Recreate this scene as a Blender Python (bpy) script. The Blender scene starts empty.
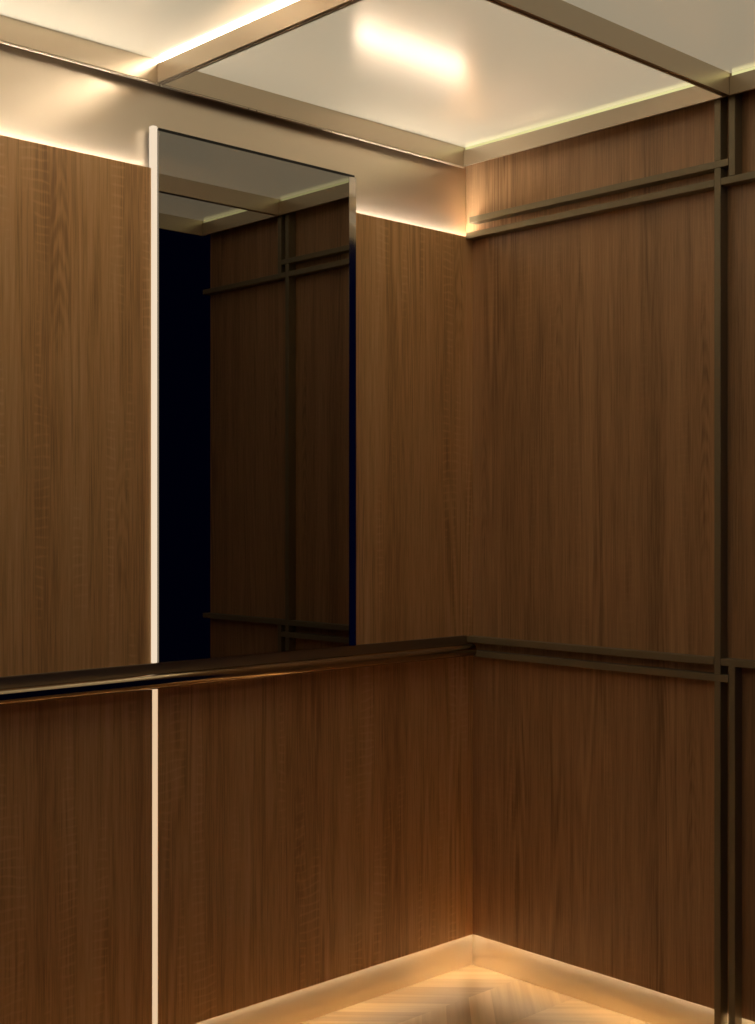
import bpy, bmesh, math, random
from math import pi, sin, cos, radians
from mathutils import Vector

random.seed(7)
scene = bpy.context.scene
col = scene.collection
H_CEIL = 2.198        # underside of the ceiling tray frames
H_REC = 2.249         # recessed ceiling faces
P_TOP = 2.0095        # top of the back-wall wood panels
P_BOT = 0.094         # bottom of the wood panels (recessed lit skirting below)
END_Y = -1.235        # open front of the cabin
LEFT_X = -3.10        # far left wall
REC = 0.027           # how far band and skirting sit behind the wood faces

# ------------------------------------------------------------------ helpers
def add_box(bm, x0, x1, y0, y1, z0, z1, bevel=0.0):
    vs = [bm.verts.new((x, y, z)) for x in (x0, x1) for y in (y0, y1) for z in (z0, z1)]
    idx = [(0, 1, 3, 2), (4, 6, 7, 5), (0, 4, 5, 1), (2, 3, 7, 6), (0, 2, 6, 4), (1, 5, 7, 3)]
    fs = [bm.faces.new([vs[i] for i in f]) for f in idx]
    bmesh.ops.recalc_face_normals(bm, faces=fs)
    if bevel > 0:
        es = list({e for f in fs for e in f.edges})
        bmesh.ops.bevel(bm, geom=es, offset=bevel, segments=2, profile=0.5, affect='EDGES')

def obj(name, bm, mat, parent=None, loc=None, smooth=False):
    me = bpy.data.meshes.new(name)
    if loc is not None:
        bmesh.ops.translate(bm, verts=bm.verts, vec=-Vector(loc))
    bm.to_mesh(me); bm.free()
    if smooth:
        for p in me.polygons: p.use_smooth = True
    me.materials.append(mat)
    o = bpy.data.objects.new(name, me)
    col.objects.link(o)
    if parent is not None:
        o.parent = parent            # parents sit at their own loc; child coords are parent-local
    if loc is not None:
        o.location = loc
    return o

def box(name, dims, mat, parent=None, bevel=0.0, loc=None):
    bm = bmesh.new()
    add_box(bm, *dims, bevel=bevel)
    return obj(name, bm, mat, parent, loc)

def tag(o, label, cat, group=None):
    o['label'] = label; o['category'] = cat
    if group: o['group'] = group
    return o

def struct(o):
    o['kind'] = 'structure'
    return o

def thing(name, label, cat, loc, group=None):
    o = bpy.data.objects.new(name, None)
    o.empty_display_size = 0.05
    col.objects.link(o)
    o.location = loc
    return tag(o, label, cat, group)

def local(dims, loc):
    return (dims[0]-loc[0], dims[1]-loc[0], dims[2]-loc[1], dims[3]-loc[1], dims[4]-loc[2], dims[5]-loc[2])

# ---------------------------------------------------------------- materials
def new_mat(name):
    m = bpy.data.materials.new(name)
    m.use_nodes = True
    nt = m.node_tree
    return m, nt, nt.nodes['Principled BSDF']

def metal(name, base, rough, metallic=1.0, noise_scale=None, bump=0.0):
    m, nt, b = new_mat(name)
    b.inputs['Base Color'].default_value = (*base, 1)
    b.inputs['Metallic'].default_value = metallic
    b.inputs['Roughness'].default_value = rough
    n = nt.nodes.new('ShaderNodeTexNoise')
    n.inputs['Scale'].default_value = noise_scale or 40
    n.inputs['Detail'].default_value = 3
    tc = nt.nodes.new('ShaderNodeTexCoord')
    nt.links.new(tc.outputs['Object'], n.inputs['Vector'])
    mr = nt.nodes.new('ShaderNodeMapRange')
    mr.inputs['To Min'].default_value = rough*0.94
    mr.inputs['To Max'].default_value = rough*1.06
    nt.links.new(n.outputs['Fac'], mr.inputs['Value'])
    nt.links.new(mr.outputs['Result'], b.inputs['Roughness'])
    return m

def emitter(name, colour, strength):
    m = bpy.data.materials.new(name)
    m.use_nodes = True
    nt = m.node_tree
    nt.nodes.clear()
    e = nt.nodes.new('ShaderNodeEmission')
    e.inputs['Color'].default_value = (*colour, 1)
    e.inputs['Strength'].default_value = strength
    out = nt.nodes.new('ShaderNodeOutputMaterial')
    nt.links.new(e.outputs[0], out.inputs['Surface'])
    return m

def wood(name, axis, dark, mid, light, seed, cathedral=0.5, fleck=0.25, fine=1.0, flames=()):
    """Vertical-grain oak veneer. axis = world axis running across the panel."""
    m, nt, b = new_mat(name)
    N, L = nt.nodes.new, nt.links.new
    tc = N('ShaderNodeTexCoord')
    sep = N('ShaderNodeSeparateXYZ'); L(tc.outputs['Object'], sep.inputs[0])
    com = N('ShaderNodeCombineXYZ')
    L(sep.outputs['X' if axis == 'x' else 'Y'], com.inputs['X'])
    L(sep.outputs['Z'], com.inputs['Z'])
    com.inputs['Y'].default_value = seed
    def math_(op, a, bb, c=None):
        n = N('ShaderNodeMath'); n.operation = op
        for i, v in enumerate((a, bb, c)):
            if v is None: continue
            if isinstance(v, (int, float)): n.inputs[i].default_value = v
            else: L(v, n.inputs[i])
        return n.outputs[0]
    def mapped(sx, sz, off=0.0):
        n = N('ShaderNodeMapping'); n.inputs['Scale'].default_value = (sx, 1, sz)
        n.inputs['Location'].default_value = (off, off*1.7, off*0.3)
        L(com.outputs[0], n.inputs['Vector']); return n.outputs[0]
    def noise(vec, sc, det=4, rough=0.55, dist=0.0):
        n = N('ShaderNodeTexNoise'); n.inputs['Scale'].default_value = sc
        n.inputs['Detail'].default_value = det; n.inputs['Roughness'].default_value = rough
        n.inputs['Distortion'].default_value = dist
        L(vec, n.inputs['Vector']); return n.outputs['Fac']
    broad = noise(mapped(9, 0.22), 1.0, 3, 0.5)             # wide strips of colour
    medium = noise(mapped(38, 0.55, 3.1), 1.0, 4, 0.6)      # streaks
    finen = noise(mapped(260, 6.5, 7.7), 1.0, 4, 0.65)      # pores
    # cathedral figure: sine of a strongly stretched noise field
    field = noise(mapped(15, 0.62, 1.3), 1.0, 2, 0.45, 0.25)
    ring = math_('SINE', math_('MULTIPLY', field, 62.0), 0.0)
    ring = math_('MULTIPLY_ADD', ring, 0.5, 0.5)
    cmask = noise(mapped(13.0, 0.8, 9.4), 1.0, 1, 0.5)
    cm = N('ShaderNodeMapRange'); cm.inputs['From Min'].default_value = 0.51; cm.inputs['From Max'].default_value = 0.63
    cm.clamp = True; L(cmask, cm.inputs['Value'])
    # chatter marks: ladders of short horizontal rungs in narrow vertical strips
    wob = noise(mapped(9, 9.0, 5.2), 1.0, 2, 0.5)
    rung = math_('SINE', math_('ADD', math_('MULTIPLY', sep.outputs['Z'], 300.0), math_('MULTIPLY', wob, 14.0)), 0.0)
    rung = math_('POWER', math_('MAXIMUM', rung, 0.0), 3.0)
    chm = noise(mapped(24, 1.9, 2.2), 1.0, 1, 0.5)
    chmr = N('ShaderNodeMapRange'); chmr.inputs['From Min'].default_value = 0.56; chmr.inputs['From Max'].default_value = 0.66
    chmr.clamp = True; L(chm, chmr.inputs['Value'])
    chat = math_('MULTIPLY', math_('MULTIPLY', rung, chmr.outputs[0]), fleck)
    v = math_('MULTIPLY', broad, 0.50)
    v = math_('MULTIPLY_ADD', medium, 0.42, v)
    v = math_('MULTIPLY_ADD', math_('SUBTRACT', finen, 0.5), 0.62*fine, math_('ADD', v, 0.15))
    rr = math_('MULTIPLY', math_('SUBTRACT', ring, 0.5), cm.outputs[0])
    v = math_('MULTIPLY_ADD', rr, 0.24*cathedral, v)
    v = math_('ADD', v, chat)
    # flame figures: stacked pointed arches inside narrow vertical columns
    wav = noise(mapped(60, 7.0, 4.4), 1.0, 2, 0.5)
    for (c0, hw, zc, zh, amp) in flames:
        u = math_('DIVIDE', math_('SUBTRACT', sep.outputs['X' if axis == 'x' else 'Y'], c0), hw)
        u2 = math_('MULTIPLY', u, u)
        w_ = math_('DIVIDE', math_('SUBTRACT', sep.outputs['Z'], zc), zh)
        msk = math_('MAXIMUM', math_('SUBTRACT', 1.0, math_('ADD', math_('MULTIPLY', u2, u2), math_('MULTIPLY', w_, w_))), 0.0)
        ph = math_('ADD', math_('MULTIPLY', sep.outputs['Z'], 95.0), math_('ADD', math_('MULTIPLY', u2, 7.0), math_('MULTIPLY', wav, 11.0)))
        v = math_('ADD', v, math_('MULTIPLY', math_('MULTIPLY', math_('SINE', ph, 0.0), msk), amp))
        v = math_('ADD', v, math_('MULTIPLY', msk, -amp*0.5))
    mr = N('ShaderNodeMapRange')
    mr.inputs['From Min'].default_value = 0.42; mr.inputs['From Max'].default_value = 0.82
    L(v, mr.inputs['Value'])
    cr = N('ShaderNodeValToRGB')
    cr.color_ramp.elements[0].position = 0.0; cr.color_ramp.elements[0].color = (*dark, 1)
    cr.color_ramp.elements[1].position = 1.0; cr.color_ramp.elements[1].color = (*light, 1)
    e = cr.color_ramp.elements.new(0.5); e.color = (*mid, 1)
    L(mr.outputs[0], cr.inputs['Fac'])
    L(cr.outputs[0], b.inputs['Base Color'])
    b.inputs['Roughness'].default_value = 0.36
    b.inputs['Specular IOR Level'].default_value = 0.5
    bp = N('ShaderNodeBump'); bp.inputs['Strength'].default_value = 0.12; bp.inputs['Distance'].default_value = 0.001
    L(finen, bp.inputs['Height']); L(bp.outputs[0], b.inputs['Normal'])
    return m

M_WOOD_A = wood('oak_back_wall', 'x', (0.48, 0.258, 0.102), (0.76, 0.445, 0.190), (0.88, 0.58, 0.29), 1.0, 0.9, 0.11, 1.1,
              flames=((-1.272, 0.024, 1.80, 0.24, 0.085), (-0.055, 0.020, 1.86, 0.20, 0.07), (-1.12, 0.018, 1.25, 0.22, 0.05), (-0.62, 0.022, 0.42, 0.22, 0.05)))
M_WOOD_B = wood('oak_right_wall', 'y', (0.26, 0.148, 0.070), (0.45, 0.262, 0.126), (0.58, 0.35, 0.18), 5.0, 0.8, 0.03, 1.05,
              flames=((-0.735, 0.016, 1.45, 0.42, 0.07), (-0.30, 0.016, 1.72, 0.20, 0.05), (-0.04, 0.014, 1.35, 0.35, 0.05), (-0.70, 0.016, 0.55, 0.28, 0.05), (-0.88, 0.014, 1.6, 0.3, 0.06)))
M_BAND = metal('satin_champagne_metal', (0.80, 0.70, 0.56), 0.30, 0.80)
M_SKIRT = metal('satin_skirting_metal', (0.78, 0.67, 0.50), 0.30, 0.75)
M_FRAME = metal('satin_tray_metal', (0.58, 0.49, 0.37), 0.30, 0.8)
M_BAR = metal('bronze_bar_metal', (0.27, 0.225, 0.14), 0.50, 0.35)
M_RAIL = metal('polished_dark_bronze', (0.46, 0.37, 0.25), 0.13, 1.0)
M_PLATE = metal('dark_satin_plate', (0.36, 0.29, 0.21), 0.42, 0.9)
M_CHROME = metal('polished_steel_edge', (0.70, 0.66, 0.60), 0.08, 1.0)
M_LIP = metal('satin_lip', (0.85, 0.75, 0.60), 0.28, 0.7)
M_GLASS = metal('tinted_mirror', (0.30, 0.29, 0.27), 0.004, 1.0)
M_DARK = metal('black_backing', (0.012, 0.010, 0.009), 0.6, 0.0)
M_CORE = metal('cabin_shell', (0.02, 0.018, 0.016), 0.7, 0.0)

def ceiling_face(glow):
    m, nt, b = new_mat('satin_cream_ceiling')
    N, L = nt.nodes.new, nt.links.new
    b.inputs['Base Color'].default_value = (0.72, 0.66, 0.54, 1)
    b.inputs['Metallic'].default_value = 0.25
    b.inputs['Coat Weight'].default_value = 1.0
    b.inputs['Coat Roughness'].default_value = 0.20
    b.inputs['Coat IOR'].default_value = 1.65
    b.inputs['IOR'].default_value = 1.6
    n = N('ShaderNodeTexNoise'); n.inputs['Scale'].default_value = 3.0
    tc = N('ShaderNodeTexCoord'); L(tc.outputs['Object'], n.inputs['Vector'])
    b.inputs['Emission Color'].default_value = (1.0, 0.84, 0.57, 1)   # glow added to the satin sheet for general light
    b.inputs['Emission Strength'].default_value = glow
    mr = N('ShaderNodeMapRange'); mr.inputs['To Min'].default_value = 0.18; mr.inputs['To Max'].default_value = 0.21
    L(n.outputs['Fac'], mr.inputs['Value']); L(mr.outputs[0], b.inputs['Roughness'])
    return m
M_CEIL = ceiling_face(0.48)
M_CEIL_LEFT = ceiling_face(0.50)  # added sheet glow, set separately per bay
M_CEIL_FRONT = ceiling_face(0.37)

WARM = (1.0, 0.89, 0.76)
LED_COVE = emitter('cove_led', WARM, 60.0)
LED_SKIRT = emitter('skirting_led', (1.0, 0.82, 0.58), 28.0)
LED_TRAY_BRIGHT = emitter('tray_led_warm', (1.0, 0.84, 0.66), 16.0)
LED_TRAY_GREEN = emitter('tray_led_greenish', (0.86, 0.80, 0.36), 0.9)
STRIP_UP = emitter('acrylic_light_profile', (1.0, 0.80, 0.58), 0.90)
STRIP_LOW = emitter('acrylic_light_profile_low', (1.0, 0.70, 0.42), 0.80)

def floor_mat():
    m, nt, b = new_mat('chevron_oak_floor')
    N, L = nt.nodes.new, nt.links.new
    uv = N('ShaderNodeUVMap')
    mp = N('ShaderNodeMapping'); mp.inputs['Scale'].default_value = (2.5, 60, 1)
    L(uv.outputs[0], mp.inputs['Vector'])
    n = N('ShaderNodeTexNoise'); n.inputs['Scale'].default_value = 1.0; n.inputs['Detail'].default_value = 4
    L(mp.outputs[0], n.inputs['Vector'])
    g = N('ShaderNodeNewGeometry')
    mx = N('ShaderNodeMath'); mx.operation = 'MULTIPLY_ADD'; mx.inputs[1].default_value = 0.55
    L(g.outputs['Random Per Island'], mx.inputs[0])
    m2 = N('ShaderNodeMath'); m2.operation = 'MULTIPLY'; m2.inputs[1].default_value = 0.7
    L(n.outputs['Fac'], m2.inputs[0]); L(m2.outputs[0], mx.inputs[2])
    cr = N('ShaderNodeValToRGB')
    cr.color_ramp.elements[0].position = 0.1; cr.color_ramp.elements[0].color = (0.30, 0.17, 0.075, 1)
    cr.color_ramp.elements[1].position = 0.95; cr.color_ramp.elements[1].color = (0.62, 0.40, 0.19, 1)
    L(mx.outputs[0], cr.inputs['Fac']); L(cr.outputs[0], b.inputs['Base Color'])
    b.inputs['Roughness'].default_value = 0.42
    return m
M_FLOOR = floor_mat()

# ------------------------------------------------------------------ setting
def build_floor():
    bm = bmesh.new()
    uvl = bm.loops.layers.uv.new('UVMap')
    W, S, G = 0.19, 0.085, 0.0006
    x0, x1 = LEFT_X, REC
    y_hi = REC + 0.02
    rows = 9
    for r in range(rows):
        ya = FLOOR_Y0 + W - r*W; yb = ya - W
        d = -1 if r % 2 == 0 else 1
        k0 = int((x0 - 1)/S) - 1; k1 = int((x1 + 1)/S) + 1
        for k in range(k0, k1):
            xa = k*S
            pts = [(xa+G, ya), (xa+S-G, ya), (xa+S-G - d*W, yb), (xa+G - d*W, yb)]
            # clip to the cabin rectangle
            poly = pts
            for ax, lim, sgn in ((0, x0, 1), (0, x1, -1), (1, END_Y, 1), (1, y_hi, -1)):
                out = []
                for i in range(len(poly)):
                    p, q = poly[i], poly[(i+1) % len(poly)]
                    ip, iq = sgn*(p[ax]-lim) >= 0, sgn*(q[ax]-lim) >= 0
                    if ip: out.append(p)
                    if ip != iq:
                        t = (lim-p[ax])/(q[ax]-p[ax])
                        out.append((p[0]+t*(q[0]-p[0]), p[1]+t*(q[1]-p[1])))
                poly = out
                if len(poly) < 3: break
            if len(poly) < 3: continue
            vs = [bm.verts.new((p[0], p[1], 0.0)) for p in poly]
            f = bm.faces.new(vs)
            if f.normal.z < 0: f.normal_flip()
            f.normal_update()
            if f.normal.z < 0: f.normal_flip()
            ru = random.random()*9
            for lp in f.loops:
                x, y = lp.vert.co.x, lp.vert.co.y
                lp[uvl].uv = ((d*x + y)*0.7071 + ru, (x - d*y)*0.7071 + ru)
    # slab under the planks
    add_box(bm, x0, x1, END_Y, y_hi, -0.06, -0.002)
    o = obj('floor', bm, M_FLOOR)
    return struct(o)
FLOOR_Y0 = -0.14
build_floor()

# shell behind the panels; its exposed metal shows as upper band and skirting
o = struct(box('wall_back', (LEFT_X, REC+0.04, REC, REC+0.04, 0.0, 2.32), M_BAND))
o = struct(box('wall_right', (REC, REC+0.04, END_Y, REC-0.0005, 0.0, 2.32), M_BAND))
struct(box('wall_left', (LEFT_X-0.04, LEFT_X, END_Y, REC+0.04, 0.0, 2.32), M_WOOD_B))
struct(box('ceiling', (LEFT_X-0.04, REC+0.04, END_Y, REC+0.04, 2.32, 2.36), M_CORE))
struct(box('baseboard_back', (LEFT_X, REC-0.0021, REC-0.002, REC-0.0001, 0.0, P_BOT+0.02), M_SKIRT))
struct(box('baseboard_right', (REC-0.002, REC-0.0001, END_Y, REC-0.0001, 0.0, P_BOT+0.02), M_SKIRT))

# -------------------------------------------------------------- wood panels
PG = 'oak panels on the back wall'
def panel(dims, mat, label, group):
    o = box('wood_panel', dims, mat, bevel=0.0008)
    return tag(o, label, 'wall panel', group)
T = 0.012
SX0, SX1 = -1.0468, -1.0338       # lit strip slot
MX1 = -0.4485
PX1 = -0.4400
MX1 = -0.4485                     # right side of the mirror
GRV = 0.9000                      # joint behind the handrail
panel((-2.075, SX0, 0, T, GRV, P_TOP), M_WOOD_A, 'tall light oak panel left of the mirror, above the handrail', PG)
panel((PX1, -0.0001, 0, T, GRV, P_TOP), M_WOOD_A, 'narrow oak panel between the mirror and the corner, above the handrail', PG)
panel((-2.075, SX0+0.003, 0, T, P_BOT, GRV-0.006), M_WOOD_A, 'oak panel below the handrail, left of the thin light strip', PG)
panel((-1.0295, -0.0001, 0, T, P_BOT, GRV-0.006), M_WOOD_A, 'wide oak panel below the mirror and handrail, glowing near the corner floor', PG)
panel((LEFT_X+0.002, -2.085, 0, T, GRV, P_TOP), M_WOOD_A, 'upper oak panel at the far left end of the back wall', PG)
panel((LEFT_X+0.002, -2.085, 0, T, P_BOT, GRV-0.006), M_WOOD_A, 'lower oak panel at the far left end of the back wall', PG)
BG = 'oak panels on the right wall'
VB0, VB1 = -0.7950, -0.7780      # vertical bar one
WB0, WB1 = -0.8325, -0.8155      # vertical bar two
B1 = (2.0435, 2.0600)            # upper bar one
B2 = (2.0020, 2.0185)            # upper bar two
B3 = (0.9000, 0.9165)            # rail height, upper
B4 = (0.8625, 0.8790)            # rail height, lower
ym = (VB0+VB1)/2
def pb(y0, y1, z0, z1, label):
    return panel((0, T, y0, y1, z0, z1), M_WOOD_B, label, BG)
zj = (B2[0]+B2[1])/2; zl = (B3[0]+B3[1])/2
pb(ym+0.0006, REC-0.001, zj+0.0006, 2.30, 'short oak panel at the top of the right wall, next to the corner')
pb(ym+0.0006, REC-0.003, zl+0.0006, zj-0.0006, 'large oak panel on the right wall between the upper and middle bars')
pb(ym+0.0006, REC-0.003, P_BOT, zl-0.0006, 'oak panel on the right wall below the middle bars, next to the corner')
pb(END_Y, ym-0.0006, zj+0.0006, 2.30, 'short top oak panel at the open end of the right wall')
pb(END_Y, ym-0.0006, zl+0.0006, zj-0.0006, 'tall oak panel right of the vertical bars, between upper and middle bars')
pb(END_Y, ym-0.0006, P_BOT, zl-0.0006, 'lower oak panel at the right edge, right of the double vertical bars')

# ------------------------------------------------------------------- bars
def bar(y0, y1, z0, z1, label):
    o = box('metal_bar', (-0.030, -0.0003, y0, y1, z0, z1), M_BAR, bevel=0.0012)
    return tag(o, label, 'metal bar', 'bronze bars on the right wall')
bar(WB1+0.0005, -0.0130, *B1, 'upper of the two horizontal bronze bars near the ceiling, right wall')
bar(VB1+0.0003, -0.0010, *B2, 'lower of the two horizontal bronze bars near the ceiling, from corner to vertical bar')
bar(END_Y-0.003, VB0-0.0003, *B2, 'short horizontal bronze bar near the ceiling, right of the vertical bar')
bar(VB1+0.0003, -0.0010, *B3, 'upper horizontal bronze bar at handrail height, from corner to vertical bar')
bar(END_Y-0.003, VB0-0.0003, *B3, 'horizontal bronze bar at handrail height, right of the vertical bar')
bar(WB1+0.0005, -0.0300, *B4, 'lower horizontal bronze bar at handrail height, crossing the long vertical bar')
bar(VB0, VB1, B4[1]+0.0003, B1[0]-0.0003, 'long vertical bronze bar in the middle height of the right wall')
bar(VB0, VB1, B1[1]+0.0003, 2.30, 'left of the two short vertical bronze bars touching the ceiling')
bar(WB0, WB1, B2[1]+0.0003, 2.30, 'right of the two short vertical bronze bars under the ceiling')
bar(VB0, VB1, 0.001, B4[0]-0.0003, 'left of the two vertical bronze bars reaching down to the floor')
bar(WB0, WB1, 0.001, B3[0]-0.0003, 'right of the two vertical bronze bars reaching down to the floor')

# ------------------------------------------------------------------ mirror
MZ0, MZ1 = 0.9195, 2.0985
MX0 = SX1
mirror = thing('wall_mirror', 'tall narrow tinted mirror above the handrail, reflecting the right wall', 'mirror', (MX0, 0, MZ0))
def M(d): return local(d, (MX0, 0, MZ0))
box('mirror_backing', M((MX0+0.0015, MX1-0.0010, -0.0060, REC-0.0035, MZ0, MZ1-0.0002)), M_DARK, mirror)
box('mirror_glass', M((MX0+0.0005, MX1-0.0192, -0.0095, -0.0062, MZ0, MZ1-0.0062)), M_GLASS, mirror, bevel=0.0004)
box('top_shadow_line', M((MX0+0.0005, MX1-0.0010, -0.0098, -0.0062, MZ1-0.0060, MZ1)), M_DARK, mirror)  # black strip stands in for the shadow gap along the mirror top
# slim bevelled steel edge on the right-hand side
bm = bmesh.new()
xs = [MX1-0.0190, MX1-0.0130, MX1-0.0070, MX1-0.0010]
ys = [-0.0096, -0.0117, -0.0136, -0.0150]
lo, hi = [], []
for x, y in list(zip(xs, ys)) + [(MX1-0.0002, -0.0140), (MX1-0.0002, -0.0062), (MX1-0.0190, -0.0062)]:
    lo.append(bm.verts.new((x-MX0, y, 0))); hi.append(bm.verts.new((x-MX0, y, MZ1-0.0062-MZ0)))
n = len(lo)
for i in range(n):
    bm.faces.new((lo[i], lo[(i+1) % n], hi[(i+1) % n], hi[i]))
bm.faces.new(lo[::-1]); bm.faces.new(hi)
bmesh.ops.recalc_face_normals(bm, faces=bm.faces)
o = obj('steel_edge', bm, M_CHROME, mirror); o['label'] = 'polished steel right edge'

# --------------------------------------------------------------- LED parts
up = box('light_strip', (SX0, SX1-0.0004, -0.0060, 0.0095, 0.9195, MZ1+0.004), STRIP_UP, bevel=0.0015)
tag(up, 'glowing vertical light strip along the left edge of the mirror', 'light strip')
lw = box('light_strip', (-1.0418, -1.0300, -0.0005, REC-0.004, P_BOT, GRV-0.0065), STRIP_LOW, bevel=0.0006)
tag(lw, 'thinner glowing vertical light strip between oak panels below the handrail', 'light strip')

def cove(x0, x1, label):
    t = thing('cove_light', label, 'light strip', (x0, 0.0195, P_TOP-0.010), 'cove lights behind the oak panels')
    L_ = x1-x0
    box('aluminium_channel', (0, L_, -0.0070, 0.0068, 0, 0.0030), M_CHROME, t)
    box('led_tape', (0.002, L_-0.002, -0.0062, 0.0062, 0.0032, 0.0048), LED_COVE, t)
cove(-2.074, SX0-0.004, 'hidden light strip glowing above the oak panel left of the mirror')
cove(PX1+0.004, -0.006, 'hidden light strip glowing above the oak panel right of the mirror')
cove(LEFT_X+0.004, -2.086, 'hidden light strip above the far left oak panel')

t = thing('skirting_light', 'hidden light strip washing the skirting along the back wall', 'light strip', (0, 0.0185, P_BOT+0.004))
box('aluminium_channel', (LEFT_X+0.01, -0.004, -0.0060, 0.0060, 0.0020, 0.0045), M_CHROME, t)
box('led_tape', (LEFT_X+0.01, -0.004, -0.0040, 0.0040, 0.0, 0.0018), LED_SKIRT, t)
t = thing('skirting_light', 'hidden light strip washing the skirting along the right wall', 'light strip', (0.0185, 0, P_BOT+0.004))
box('aluminium_channel', (-0.0060, 0.0060, END_Y+0.004, 0.008, 0.0020, 0.0045), M_CHROME, t)
box('led_tape', (-0.0040, 0.0040, END_Y+0.004, 0.008, 0.0, 0.0018), LED_SKIRT, t)

# ----------------------------------------------------------- ceiling trays
def tray(x0, x1, y0, y1, led, sheet, label):
    t = thing('ceiling_panel', label, 'ceiling panel', (x0, y0, H_CEIL), 'recessed ceiling trays')
    W, D, h, w = x1-x0, y1-y0, H_REC-H_CEIL, 0.007
    bm = bmesh.new()
    add_box(bm, 0, W, 0, w, 0, h+0.012, bevel=0.0008)
    add_box(bm, 0, W, D-w, D, 0, h+0.012, bevel=0.0008)
    add_box(bm, 0, w, w+0.0002, D-w-0.0002, 0, h+0.012, bevel=0.0008)
    add_box(bm, W-w, W, w+0.0002, D-w-0.0002, 0, h-0.0080, bevel=0.0008)
    add_box(bm, W-0.0015, W, w+0.0002, D-w-0.0002, h-0.0078, h+0.012)
    obj('tray_frame', bm, M_FRAME, t)
    box('ceiling_sheet', (w+0.0003, W-0.0018, w+0.0003, D-w-0.0003, h, h+0.003), sheet, t)
    box('led_tape', (W-0.0030, W-0.0017, w+0.004, D-w-0.004, h-0.0077, h-0.0006), led, t)
    if y1 > -0.1:
        box('edge_trim', (0.001, W-0.001, D-0.0070, D-0.0005, -0.0040, -0.0002), M_LIP, t, bevel=0.0018)['label'] = 'thin polished lower edge'
    return t
yb = -0.8195
Y_A1, Y_A0 = 0.0020, -0.8165
RX1, RX0 = -0.0370, -1.0235
tray(RX0, RX1, Y_A0, Y_A1, LED_TRAY_GREEN, M_CEIL, 'large cream ceiling tray in the corner, with a soft reflected glow')
tray(-2.062, -1.0275, Y_A0, Y_A1, LED_TRAY_BRIGHT, M_CEIL_LEFT, 'cream ceiling tray above the left oak panel, bright along its right side')
tray(LEFT_X+0.02, -2.080, Y_A0, Y_A1, LED_TRAY_BRIGHT, M_CEIL_LEFT, 'ceiling tray at the far left beside the left wall')
tray(RX0, RX1, END_Y+0.005, yb, LED_TRAY_GREEN, M_CEIL_FRONT, 'narrow ceiling tray at the open front, top right')
tray(-2.062, -1.0275, END_Y+0.005, yb, LED_TRAY_BRIGHT, M_CEIL_LEFT, 'narrow ceiling tray at the open front, middle bay')
tray(LEFT_X+0.02, -2.080, END_Y+0.005, yb, LED_TRAY_BRIGHT, M_CEIL_LEFT, 'narrow ceiling tray at the open front, far left bay')

# ---------------------------------------------------------------- handrail
RZ, RY, RR = 0.8820, -0.0300, 0.0165
RX_0, RX_1 = -2.95, -0.0330
rail = thing('handrail', 'long polished dark bronze handrail across the back wall under the mirror', 'handrail', (RX_0, RY, RZ))
bm = bmesh.new()
seg = 48
stations = [(0.0, 0.85), (0.0025, 1.0)] + [(0.3*k, 1.0) for k in range(1, 10)] + [(RX_1-RX_0-0.003, 1.0), (RX_1-RX_0, 0.85)]
rings = []
for x, sc_ in stations:
    rings.append([bm.verts.new((x, RR*sc_*cos(2*pi*i/seg), RR*sc_*sin(2*pi*i/seg))) for i in range(seg)])
for a, b_ in zip(rings[:-1], rings[1:]):
    for i in range(seg):
        bm.faces.new((a[i], a[(i+1) % seg], b_[(i+1) % seg], b_[i]))
bm.faces.new(rings[0]); bm.faces.new(rings[-1][::-1])
bmesh.ops.recalc_face_normals(bm, faces=bm.faces)
tube = obj('rail_tube', bm, M_RAIL, rail)
for p in tube.data.polygons: p.use_smooth = len(p.vertices) == 4
o = box('backplate', (0.0, RX_1-RX_0, -0.0075-RY, -0.0001-RY, -0.0170, 0.0370), M_PLATE, rail, bevel=0.0012)
o['label'] = 'flat dark plate behind the tube'
for bx in (-2.7, -1.75, -0.75):
    box('bracket', (bx-RX_0-0.008, bx-RX_0+0.008, RR*0.6, -0.0070-RY, -0.006, 0.006), M_RAIL, rail, bevel=0.001)

# unseen fill light added in front of the open cabin, lifts the walls
ld = bpy.data.lights.new('front_fill', 'AREA')
ld.shape = 'RECTANGLE'; ld.size = 0.7; ld.size_y = 0.5
ld.color = (1.0, 0.86, 0.66); ld.energy = 1.5
lo_ = bpy.data.objects.new('front_fill', ld); col.objects.link(lo_)
lo_.location = (-2.5, -2.05, 2.30)
lo_.rotation_euler = (Vector((-1.2, 0.0, 1.75)) - lo_.location).to_track_quat('-Z', 'Y').to_euler()

# ------------------------------------------------------------------- world
w = bpy.data.worlds.new('night_void')
scene.world = w
w.use_nodes = True
bg = w.node_tree.nodes['Background']
bg.inputs['Color'].default_value = (0.04, 0.10, 1.0, 1)
bg.inputs['Strength'].default_value = 0.008

# ------------------------------------------------------------------ camera
cd = bpy.data.cameras.new('camera')
cam = bpy.data.objects.new('camera', cd)
col.objects.link(cam)
cam.location = (-2.6641, -2.4355, 1.2360)
cam.rotation_euler = (pi/2, 0, -0.7574)
cd.sensor_fit = 'AUTO'
cd.sensor_width = 36.0
cd.lens = 1308.6/1024*36.0
cd.shift_y = 7.18/1024
cd.clip_start = 0.05
scene.camera = cam

scene.cycles.use_denoising = True
scene.cycles.sample_clamp_indirect = 12.0
scene.cycles.max_bounces = 12
scene.cycles.diffuse_bounces = 6
scene.cycles.glossy_bounces = 8
vs_ = scene.view_settings
vs_.view_transform = 'Standard'
vs_.look = 'None'
vs_.gamma = 1.0
vs_.use_curve_mapping = False
vs_.exposure = 0.0
